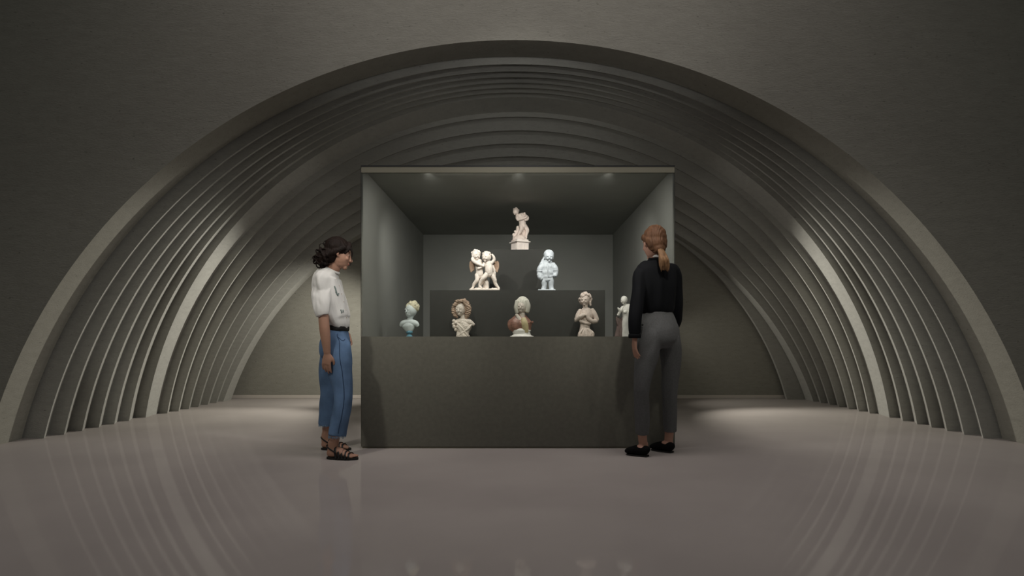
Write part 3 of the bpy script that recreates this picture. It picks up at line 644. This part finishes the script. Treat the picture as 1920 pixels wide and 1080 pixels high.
# legs
loft(bm, [q(632, 645, 4.39), q(636, 680, 4.37), q(643, 735, 4.34), q(638, 780, 4.32), q(629, 812, 4.31), q(625.5, 838, DN)], [(0.06, 0.06), (0.058, 0.058), (0.045, 0.045), (0.042, 0.042), (0.036, 0.038), (0.030, 0.034)], (0, 1, 0), 20)
loft(bm, [q(627, 645, 4.51), q(623, 680, 4.56), q(619, 735, 4.61), q(615.5, 775, 4.64), q(613.5, 805, 4.65), q(613, 824, DFR)], [(0.06, 0.06), (0.058, 0.058), (0.045, 0.045), (0.042, 0.042), (0.036, 0.038), (0.030, 0.034)], (0, 1, 0), 20)
footN = foot(bm, q(624, 840, DN), q(615.5, 857, DN).xy.to_3d()+Vector((0, 0, 0.010)), q(669, 857, DN-0.035).xy.to_3d()+Vector((0, 0, 0.008)))
footF = foot(bm, q(611.5, 823, DFR), q(605, 838, DFR).xy.to_3d()+Vector((0, 0, 0.010)), q(656, 838, DFR-0.02).xy.to_3d()+Vector((0, 0, 0.008)))
toes(bm, footN[4], 1, -1); toes(bm, footF[4], 1, 1)
b = build('body', bm, M_skin, LP); fuse(b, 0.0042, 5)
eyes(HC, MH, LP)
# hair: cap, low curly bun, fringe beside the face
bm = bmesh.new(); P = lambda x, y, z: HC+MH @ Vector((x, y, z))
ball(bm, P(0, -0.022, 0.044), (0.083, 0.094, 0.088), MH)
ball(bm, P(0, -0.050, -0.010), (0.074, 0.066, 0.075), MH)
for s in (-1, 1):
    loft(bm, [P(s*0.012, 0.050, 0.108), P(s*0.040, 0.062, 0.078), P(s*0.060, 0.052, 0.040), P(s*0.064, 0.040, 0.005)], [(0.012, 0.010), (0.015, 0.012), (0.013, 0.010), (0.006, 0.005)], MH.col[1], 12)
loft(bm, [P(0.055, 0.070, 0.06), P(0.058, 0.088, 0.03), P(0.054, 0.094, -0.01), P(0.048, 0.098, -0.05), P(0.044, 0.092, -0.072)], [0.010, 0.0065, 0.004, 0.004, 0.002], MH.col[1], 10)
loft(bm, [P(0.068, 0.030, 0.06), P(0.076, 0.005, 0.035), P(0.074, -0.035, 0.0), P(0.056, -0.075, -0.035)], [(0.010, 0.02), (0.010, 0.018), (0.012, 0.022), (0.014, 0.02)], MH.col[0], 12)
ball(bm, P(0.0, -0.105, -0.060), (0.066, 0.050, 0.062), MH)
rnd = random.Random(4)
for i in range(46):
    v = Vector((rnd.gauss(0, 1), rnd.gauss(0, 1), rnd.gauss(0, 1))).normalized()
    c = Vector((0, -0.108, -0.062))+Vector((v.x*0.062, v.y*0.048, v.z*0.064)); r = rnd.uniform(0.010, 0.017)
    t1 = v.cross(Vector((rnd.random(), rnd.random(), 1))).normalized(); t2 = v
    ring_band(bm, HC+MH @ c, MH @ t1, MH @ t2, r*1.5, r*1.3, r*0.42, 12, 0, 5.2)
for (a, bq, c) in ((0.02, -0.128, 0.02), (0.0, -0.105, 0.055)):
    ring_band(bm, P(a, bq, c), MH.col[1].copy(), MH.col[2].copy(), 0.020, 0.024, 0.004, 14, 0.4, 5.6)
hr = build('hair', bm, M_hair1, LP); fuse(hr, 0.0042, 2, 0.5, lambda c, n: 0.0022*noise.noise(Vector((c.x*70, c.y*70, c.z*25))))
# shirt: loose body, bloused over the belt, dolman sleeves
def wr_fold(t, a): return 0.035*math.sin(a*6+t*4)+0.02*math.sin(a*11-t*6)
bm = bmesh.new()
loft(bm, [q(620, 505), q(617.5, 511), q(614, 520), q(614, 535), q(618, 556), q(623.5, 580), q(629, 600), q(633.5, 609), q(633, 612.5)],
     [(0.062, 0.054), (0.10, 0.070), (0.165, 0.086), (0.185, 0.098), (0.178, 0.106), (0.168, 0.108), (0.165, 0.104), (0.148, 0.086), (0.125, 0.070)], (0, 1, 0), 40, 5, wr_fold)
loft(bm, [q(618, 525, 4.44), q(611, 529, 4.38), q(604, 545, 4.33), q(602, 564, 4.28), q(603.5, 580, 4.25), q(606, 592, 4.245)], [(0.055, 0.065), (0.055, 0.070), (0.055, 0.074), (0.052, 0.068), (0.048, 0.058), (0.042, 0.046)], (0, 1, 0), 28, 5, wr_fold)
loft(bm, [q(620, 525, 4.46), q(617, 531, 4.52), q(613, 548, 4.60), q(612, 568, 4.65), q(615, 590, 4.68)], [(0.055, 0.065), (0.055, 0.070), (0.055, 0.074), (0.055, 0.068), (0.046, 0.05)], (0, 1, 0), 28, 5, wr_fold)
sh = build('shirt', bm, M_shirt, LP)
fuse(sh, 0.0050, 4, 0.5, lambda c, n: 0.007*noise.noise(Vector((c.x*13, c.y*13, c.z*6)))+0.006*noise.noise(Vector((c.x*30+c.z*12, c.y*26, c.z*9))))
bm = bmesh.new(); ring_band(bm, q(624.5, 508.5, 4.445), Vector((0.93, 0, -0.36)).normalized(), Vector((0, 1, 0)), 0.049, 0.050, 0.009, 40, flat=0.35)
build('collar', bm, M_shirt, sh)
pearl = mat('pearl_button', (0.5, 0.42, 0.34), 0.3)
for i in range(6):
    v = q((636, 640, 644, 648, 652, 655)[i], 520+i*15, 4.41); ok, c, nn, _ = sh.closest_point_on_mesh(v)
    bm = bmesh.new(); ball(bm, c, (0.004, 0.005, 0.005), None, 2); build('button', bm, pearl, sh)
def motif(pts, r):
    for path in pts:
        cord(sh, [q(*a) for a in path], r, 'embroidery', M_grn, -0.0005)['label'] = 'grey-green embroidered motif'
motif([[(630, 535, 4.33), (633, 541, 4.33), (632, 548, 4.33)], [(635, 537, 4.33), (634, 545, 4.33), (637, 552, 4.33)], [(638, 549, 4.35), (636, 554, 4.34)]], 0.006)
motif([[(643.5, 579, 4.34), (646, 583, 4.34), (644, 586, 4.34)], [(647, 579.5, 4.36), (647, 584, 4.36)]], 0.006)
# jeans
bm = bmesh.new()
jf = lambda t, a: 0.025*math.sin(a*3+t*15)+0.012*math.sin(a*7-t*22)
loft(bm, [q(634, 609), q(633, 617), q(630.5, 630), q(628.5, 645), q(629, 664), q(630, 675)], [(0.120, 0.066), (0.128, 0.072), (0.155, 0.094), (0.168, 0.106), (0.160, 0.105), (0.11, 0.07)], (0, 1, 0), 36)
loft(bm, [q(632, 622, 4.41), q(631, 645, 4.39), q(634, 672, 4.37), q(639, 702, 4.355), q(643.5, 735, 4.34), q(641, 768, 4.325), q(635, 800, 4.315), q(632.5, 816.5, 4.31)],
     [(0.06, 0.06), (0.088, 0.098), (0.092, 0.100), (0.084, 0.085), (0.074, 0.069), (0.072, 0.066), (0.074, 0.064), (0.074, 0.062)], (0, 1, 0), 30, 6, jf)
loft(bm, [q(630, 622, 4.49), q(627, 645, 4.51), q(623, 675, 4.56), q(619.5, 705, 4.59), q(619, 735, 4.61), q(616, 762, 4.63), q(613, 795, 4.65)],
     [(0.06, 0.06), (0.086, 0.096), (0.090, 0.095), (0.082, 0.084), (0.074, 0.074), (0.072, 0.068), (0.074, 0.064)], (0, 1, 0), 30, 6, jf)
je = build('jeans', bm, M_denim, LP)
fuse(je, 0.0050, 12, 0.5, lambda c, n: 0.004*noise.noise(Vector((c.x*16, c.y*16, c.z*9))))
cord(je, [q(637, 624, 4.30), q(638, 650, 4.27), q(639, 672, 4.26), q(643, 702, 4.25), q(647, 735, 4.24), q(644, 768, 4.23), q(637.5, 800, 4.22), q(635, 814, 4.22)], 0.0028, 'seam', M_seam, 0)
cord(je, [q(638, 622, 4.30), q(641, 631, 4.29), q(648, 634, 4.30), q(652, 631, 4.33)], 0.0024, 'pocket_edge', M_seam, 0)
hem_m = mat('pale_denim_thread', (0.2, 0.3, 0.42), 0.9)
for (cx, cy, D) in ((632.5, 817, 4.31), (613, 795.5, 4.65)):
    bm = bmesh.new()
    for i in range(60):
        a = i*math.pi*2/60; c = q(cx, cy, D)+Vector((0.060*math.cos(a), 0.072*math.sin(a), 0.004))
        loft(bm, [c, c+Vector((random.uniform(-.004, .004), random.uniform(-.004, .004), -random.uniform(0.012, 0.022)))], [0.0022, 0.001], (1, 0, 0), 5, 1)
    build('frayed_hem', bm, hem_m, je, smooth=False)['label'] = 'pale frayed hem'
bm = bmesh.new(); ring_band(bm, q(633.5, 616, 4.45), Vector((1, 0, 0)), Vector((0, 1, 0)), 0.073, 0.130, 0.020, 48, flat=0.30)
be = build('belt', bm, M_leather, LP)
bm = bmesh.new(); cb = q(651, 616, 4.45)
ring_band(bm, cb, Vector((0, 1, 0)), Vector((0, 0, 1)), 0.024, 0.019, 0.003, 20); build('buckle', bm, M_iris, be)
# sandals
def sandal(ft, name='sandal'):
    x, y, z, L, P = ft
    bm = bmesh.new()
    n = 26; top = []; bot = []
    for i in range(n*2):
        a = i*math.pi/n; t = 0.5-0.54*math.cos(a); w = 0.036+0.010*math.sin(max(0, t-0.3)*3.0)
        w *= min(1, abs(math.sin(a))**0.55)*(1 if t < 0.75 else 1-0.25*(t-0.75)/0.29)
        p = P(math.copysign(w, math.sin(a)) if abs(math.sin(a)) > 1e-6 else 0, t, 0)
        p.z = 0.016; top.append(bm.verts.new(p)); p2 = p.copy(); p2.z = 0.001; bot.append(bm.verts.new(p2))
    bm.faces.new(top); bm.faces.new(bot[::-1])
    m = len(top)
    for i in range(m): bm.faces.new((top[i], top[(i+1) % m], bot[(i+1) % m], bot[i]))
    so = build(name, bm, M_sole, LP, smooth=False)
    for t, w, h in ((0.36, 0.041, 0.078), (0.47, 0.044, 0.066), (0.58, 0.047, 0.056), (0.69, 0.048, 0.047), (0.80, 0.046, 0.037)):
        bm = bmesh.new(); ring_band(bm, P(0, t, 0.006), x, (z*0.97-y*0.25).normalized(), w, h, 0.0095, 24, -0.05, math.pi+0.05, flat=0.35); build('strap', bm, M_leather, so)
    bm = bmesh.new()
    loft(bm, [P(0.042, 0.38, 0.04), P(0.040, 0.10, 0.075), P(0.0, -0.06, 0.088), P(-0.040, 0.10, 0.075), P(-0.042, 0.38, 0.04)], [(0.006, 0.003)]*5, (0, 0, 1), 8, 8); build('heel_strap', bm, M_leather, so)
    return so
sandal(footN); sandal(footF)

# ============ visitor on the right, black blouse and grey trousers, seen from behind
DR = 4.43
g0 = W(1233, 700, DR); RP = empty('person', (g0.x, DR, 0))
tag(RP, 'person with auburn ponytail, black blouse, grey trousers and black loafers, seen from behind', 'person')
def q(px, py, D=DR): return W(px, py, D)-RP.location
SX = Vector((0.93, 0.36, 0)).normalized()       # across the back, left to right
bm = bmesh.new()
HC = q(1226, 457, 4.40); MH = frame((-0.27, 0.95, -0.10))
head(bm, HC, MH, 1.06)
loft(bm, [q(1233, 503), q(1231, 492, 4.43), q(1228, 478, 4.42), q(1227, 462, 4.41)], [(0.05, 0.04), (0.048, 0.046), (0.046, 0.048), (0.048, 0.050)], SX, 22)
loft(bm, [q(1232, 497), q(1231, 508), q(1231, 535), q(1232, 565), q(1233, 585), q(1234, 612), q(1235, 640)],
     [(0.05, 0.04), (0.12, 0.055), (0.12, 0.075), (0.09, 0.065), (0.085, 0.055), (0.11, 0.070), (0.08, 0.06)], SX, 30)
loft(bm, [q(1205, 512, 4.39), q(1197, 540, 4.34), q(1193, 575, 4.31), q(1191, 605, 4.29), q(1190, 634, 4.29)], [0.036, 0.036, 0.033, 0.030, 0.022], SX, 18)
hand(bm, q(1190, 635, 4.29), (-0.02, 0.03, -1), (0.9, 0.2, 0), (-0.35, 0.9, 0), 0.172, 0.16)
loft(bm, [q(1259, 512, 4.48), q(1268, 540, 4.52), q(1270, 575, 4.56), q(1265, 605, 4.60), q(1256, 630, 4.66)], [0.036, 0.036, 0.033, 0.030, 0.022], SX, 18)
hand(bm, q(1256, 631, 4.66), (-0.35, 0.1, -1), (-0.6, -0.5, 0), (-0.4, 0.9, 0), 0.172, 0.4)
loft(bm, [q(1216, 640, 4.39), q(1209.5, 680, 4.378), q(1203, 730, 4.36), q(1203.5, 775, 4.38), q(1204, 812, 4.41), q(1206.5, 840, 4.42)], [(0.05, 0.05), (0.05, 0.05), (0.036, 0.04), (0.036, 0.04), (0.034, 0.036), (0.031, 0.034)], SX, 20)
loft(bm, [q(1254, 640, 4.48), q(1257.5, 680, 4.51), q(1256, 730, 4.53), q(1256, 775, 4.55), q(1255, 808, 4.56), q(1253, 831, 4.57)], [(0.05, 0.05), (0.05, 0.05), (0.036, 0.04), (0.036, 0.04), (0.034, 0.036), (0.031, 0.034)], SX, 20)
G = lambda px, D, z: Vector(((px-VX)*D/F, D, z))-RP.location
ftL = foot(bm, q(1207, 842, 4.42), G(1213, 4.365, 0.012), G(1177, 4.455, 0.008), 0.95)
ftR = foot(bm, q(1253.5, 833, 4.56), G(1259, 4.515, 0.012), G(1224, 4.64, 0.008), 0.95)
b = build('body', bm, M_skin2, RP); fuse(b, 0.0042, 5)
eyes(HC, MH, RP, 1.06)
bm = bmesh.new(); P = lambda x, y, z: HC+MH @ (Vector((x, y, z))*1.06)
ball(bm, P(0, -0.020, 0.043), (0.083, 0.096, 0.092), MH)
ball(bm, P(0, -0.048, -0.006), (0.077, 0.066, 0.080), MH)
ball(bm, P(0, -0.070, -0.050), (0.050, 0.040, 0.045), MH)
for s in (-1, 1):
    loft(bm, [P(s*0.064, 0.046, 0.060), P(s*0.076, 0.014, 0.040), P(s*0.074, -0.03, 0.012), P(s*0.050, -0.075, -0.02)], [(0.007, 0.02), (0.008, 0.020), (0.010, 0.026), (0.012, 0.02)], MH.col[0], 12)
hr = build('hair', bm, M_hair2, RP)
fuse(hr, 0.0042, 3, 0.5, lambda c, n: 0.0016*math.sin((c.x-HC.x)*260+18*noise.noise(c*9)))
bm = bmesh.new()
pt = [q(1236, 466, 4.315), q(1241, 474, 4.285), q(1244, 484, 4.275), q(1246, 496, 4.28), q(1246.5, 506, 4.29)]
loft(bm, pt, [(0.022, 0.018), (0.028, 0.020), (0.038, 0.022), (0.042, 0.020), (0.030, 0.012)], SX, 30, 8, lambda t, a: 0.10*math.sin(a*7+t*3)*t)
rnd = random.Random(9)
for i in range(16):
    o_ = rnd.uniform(-1, 1); dd = rnd.uniform(-0.012, 0.012); e = rnd.uniform(502, 511)
    loft(bm, [pt[0]+SX*o_*0.014, pt[2]+SX*o_*0.030+Vector((0, dd-0.012, 0)), pt[3]+SX*o_*0.036+Vector((0, dd-0.010, 0)), q(1246.5, e, 4.285)+SX*o_*0.040+Vector((0, dd, 0))], [0.005, 0.008, 0.008, 0.002], SX, 8, 5)
pn = build('ponytail', bm, mat('sandy_ponytail_hair', (0.20, 0.112, 0.058), 0.55, 0.2, 0.4, 26, 0.4, 150, (1, 1, 0.12)), RP)
pn['label'] = 'sandy brown low ponytail'
bm = bmesh.new(); ring_band(bm, pt[0]+Vector((0, 0, -0.004)), SX, SX.cross(Vector((0.1, 0.2, 1))).normalized(), 0.024, 0.021, 0.006, 24); build('hair_tie', bm, M_black, pn)
# blouse
bf = lambda t, a: 0.022*math.sin(a*7+t*3)+0.012*math.sin(a*12-t*4)
bm = bmesh.new()
loft(bm, [q(1231, 484, 4.42), q(1231.5, 489), q(1231, 496), q(1231, 508), q(1231.5, 535), q(1232.5, 560), q(1233.5, 578), q(1234, 587)],
     [(0.060, 0.056), (0.082, 0.062), (0.142, 0.074), (0.172, 0.094), (0.165, 0.110), (0.150, 0.108), (0.138, 0.100), (0.124, 0.090)], SX, 40, 5, bf)
loft(bm, [q(1224, 506, 4.43), q(1210, 507, 4.40), q(1200, 517, 4.37), q(1197, 542, 4.34), q(1194, 570, 4.31), q(1191, 598, 4.29), q(1190.5, 622, 4.285), q(1190, 632, 4.285)],
     [(0.055, 0.050), (0.055, 0.052), (0.055, 0.050), (0.050, 0.052), (0.050, 0.056), (0.048, 0.052), (0.044, 0.044), (0.030, 0.034)], SX, 26, 5, bf)
loft(bm, [q(1240, 506, 4.43), q(1254, 506, 4.46), q(1264, 516, 4.49), q(1267.5, 540, 4.52), q(1268, 572, 4.55), q(1266, 600, 4.60), q(1258, 622, 4.65)],
     [(0.055, 0.050), (0.055, 0.052), (0.055, 0.050), (0.050, 0.052), (0.052, 0.056), (0.048, 0.052), (0.038, 0.040)], SX, 26, 5, bf)
bl = build('blouse', bm, M_black, RP)
fuse(bl, 0.0050, 4, 0.5, lambda c, n: 0.008*noise.noise(Vector((c.x*16, c.y*16, c.z*4))))
bm = bmesh.new(); ring_band(bm, q(1232, 486.5, 4.43), Vector((0.93, 0.36, 0)).normalized(), Vector((-0.36, 0.92, 0.12)).normalized(), 0.060, 0.060, 0.012, 40, flat=0.5)
build('collar', bm, M_black, bl)
bm = bmesh.new(); ring_band(bm, q(1231.5, 480.5, 4.425), Vector((0.93, 0.36, 0)).normalized(), Vector((-0.36, 0.92, 0.12)).normalized(), 0.054, 0.057, 0.010, 40, flat=0.5)
build('inner_collar', bm, M_collar, bl)['label'] = 'thin white inner collar'
bm = bmesh.new(); ring_band(bm, q(1190, 630, 4.285), SX, Vector((-0.36, 0.93, 0)), 0.040, 0.042, 0.016, 30, flat=0.35); build('cuff', bm, M_black, bl)
# trousers
tf = lambda t, a: 0.018*math.sin(a*3+t*13)+0.010*math.sin(a*6-t*25)
bm = bmesh.new()
loft(bm, [q(1234, 582), q(1234, 590), q(1234.5, 605), q(1235, 622), q(1234.5, 640), q(1236, 654)], [(0.116, 0.085), (0.124, 0.090), (0.152, 0.104), (0.170, 0.116), (0.160, 0.112), (0.10, 0.07)], SX, 36)
for x in (1219, 1251): ball(bm, q(x, 630, 4.395 if x < 1230 else 4.455), (0.078, 0.085, 0.085))
loft(bm, [q(1221, 606, 4.41), q(1216.5, 630, 4.395), q(1213, 660, 4.385), q(1207, 695, 4.37), q(1203, 728, 4.36), q(1203.5, 770, 4.38), q(1204, 813, 4.41)],
     [(0.06, 0.07), (0.084, 0.102), (0.088, 0.098), (0.070, 0.080), (0.055, 0.066), (0.053, 0.062), (0.051, 0.058)], SX, 30, 6, tf)
loft(bm, [q(1248, 606, 4.45), q(1252.5, 630, 4.47), q(1257, 660, 4.50), q(1257.5, 695, 4.52), q(1256, 728, 4.53), q(1256, 770, 4.55), q(1256, 809, 4.565)],
     [(0.06, 0.07), (0.082, 0.102), (0.078, 0.095), (0.066, 0.078), (0.057, 0.066), (0.052, 0.060), (0.048, 0.056)], SX, 30, 6, tf)
tr = build('trousers', bm, M_trou, RP)
fuse(tr, 0.0050, 14, 0.5, lambda c, n: 0.0035*noise.noise(Vector((c.x*16, c.y*16, c.z*9))))
bm = bmesh.new(); loft(bm, [q(1203.5, 612, 4.335), q(1203, 620, 4.325), q(1201.5, 628, 4.32)], [0.003, 0.004, 0.003], SX, 8)
ball(bm, q(1204.5, 609, 4.33), 0.008, None, 2); build('side_zip', bm, M_leather, tr)
# loafers
def loafer(ft):
    x, y, z, L, P = ft
    bm = bmesh.new()
    loft(bm, [P(0, -0.10, 0.030), P(0, 0.0, 0.036), P(0, 0.22, 0.034), P(0.0, 0.45, 0.036), P(0.002, 0.68, 0.032), P(0.002, 0.90, 0.026), P(0, 1.06, 0.020), P(0, 1.12, 0.018)],
         [(0.020, 0.022), (0.032, 0.034), (0.037, 0.033), (0.038, 0.036), (0.044, 0.030), (0.043, 0.024), (0.028, 0.016), (0.010, 0.008)], x, 28, 6)
    for v in bm.verts: v.co.z = max(v.co.z, 0.006)
    up = build('loafer', bm, M_suede, RP)
    bm = bmesh.new(); n = 24; top = []; bot = []
    for i in range(n*2):
        a = i*math.pi/n; t = 0.50-0.53*math.cos(a); w = (0.034+0.009*math.sin(max(0, t-0.3)*2.6))*min(1, abs(math.sin(a))**0.5)
        p = P(math.copysign(w, math.sin(a)) if abs(math.sin(a)) > 1e-6 else 0, t, 0); p.z = 0.011
        top.append(bm.verts.new(p)); p2 = p.copy(); p2.z = 0.001; bot.append(bm.verts.new(p2))
    bm.faces.new(top); bm.faces.new(bot[::-1]); m = len(top)
    for i in range(m): bm.faces.new((top[i], top[(i+1) % m], bot[(i+1) % m], bot[i]))
    build('sole', bm, M_sole, up, smooth=False)
    bm = bmesh.new(); box(bm, -0.027, 0.027, -0.022, 0.022, 0.0, 0.012, 0.003)
    Mr = Matrix((x, y, z)).transposed().to_4x4(); hp = P(0, 0.09, 0); hp.z = 0.001
    for v in bm.verts: v.co = Mr.to_3x3() @ v.co+hp
    build('heel', bm, M_sole, up, smooth=False)
loafer(ftL); loafer(ftR)
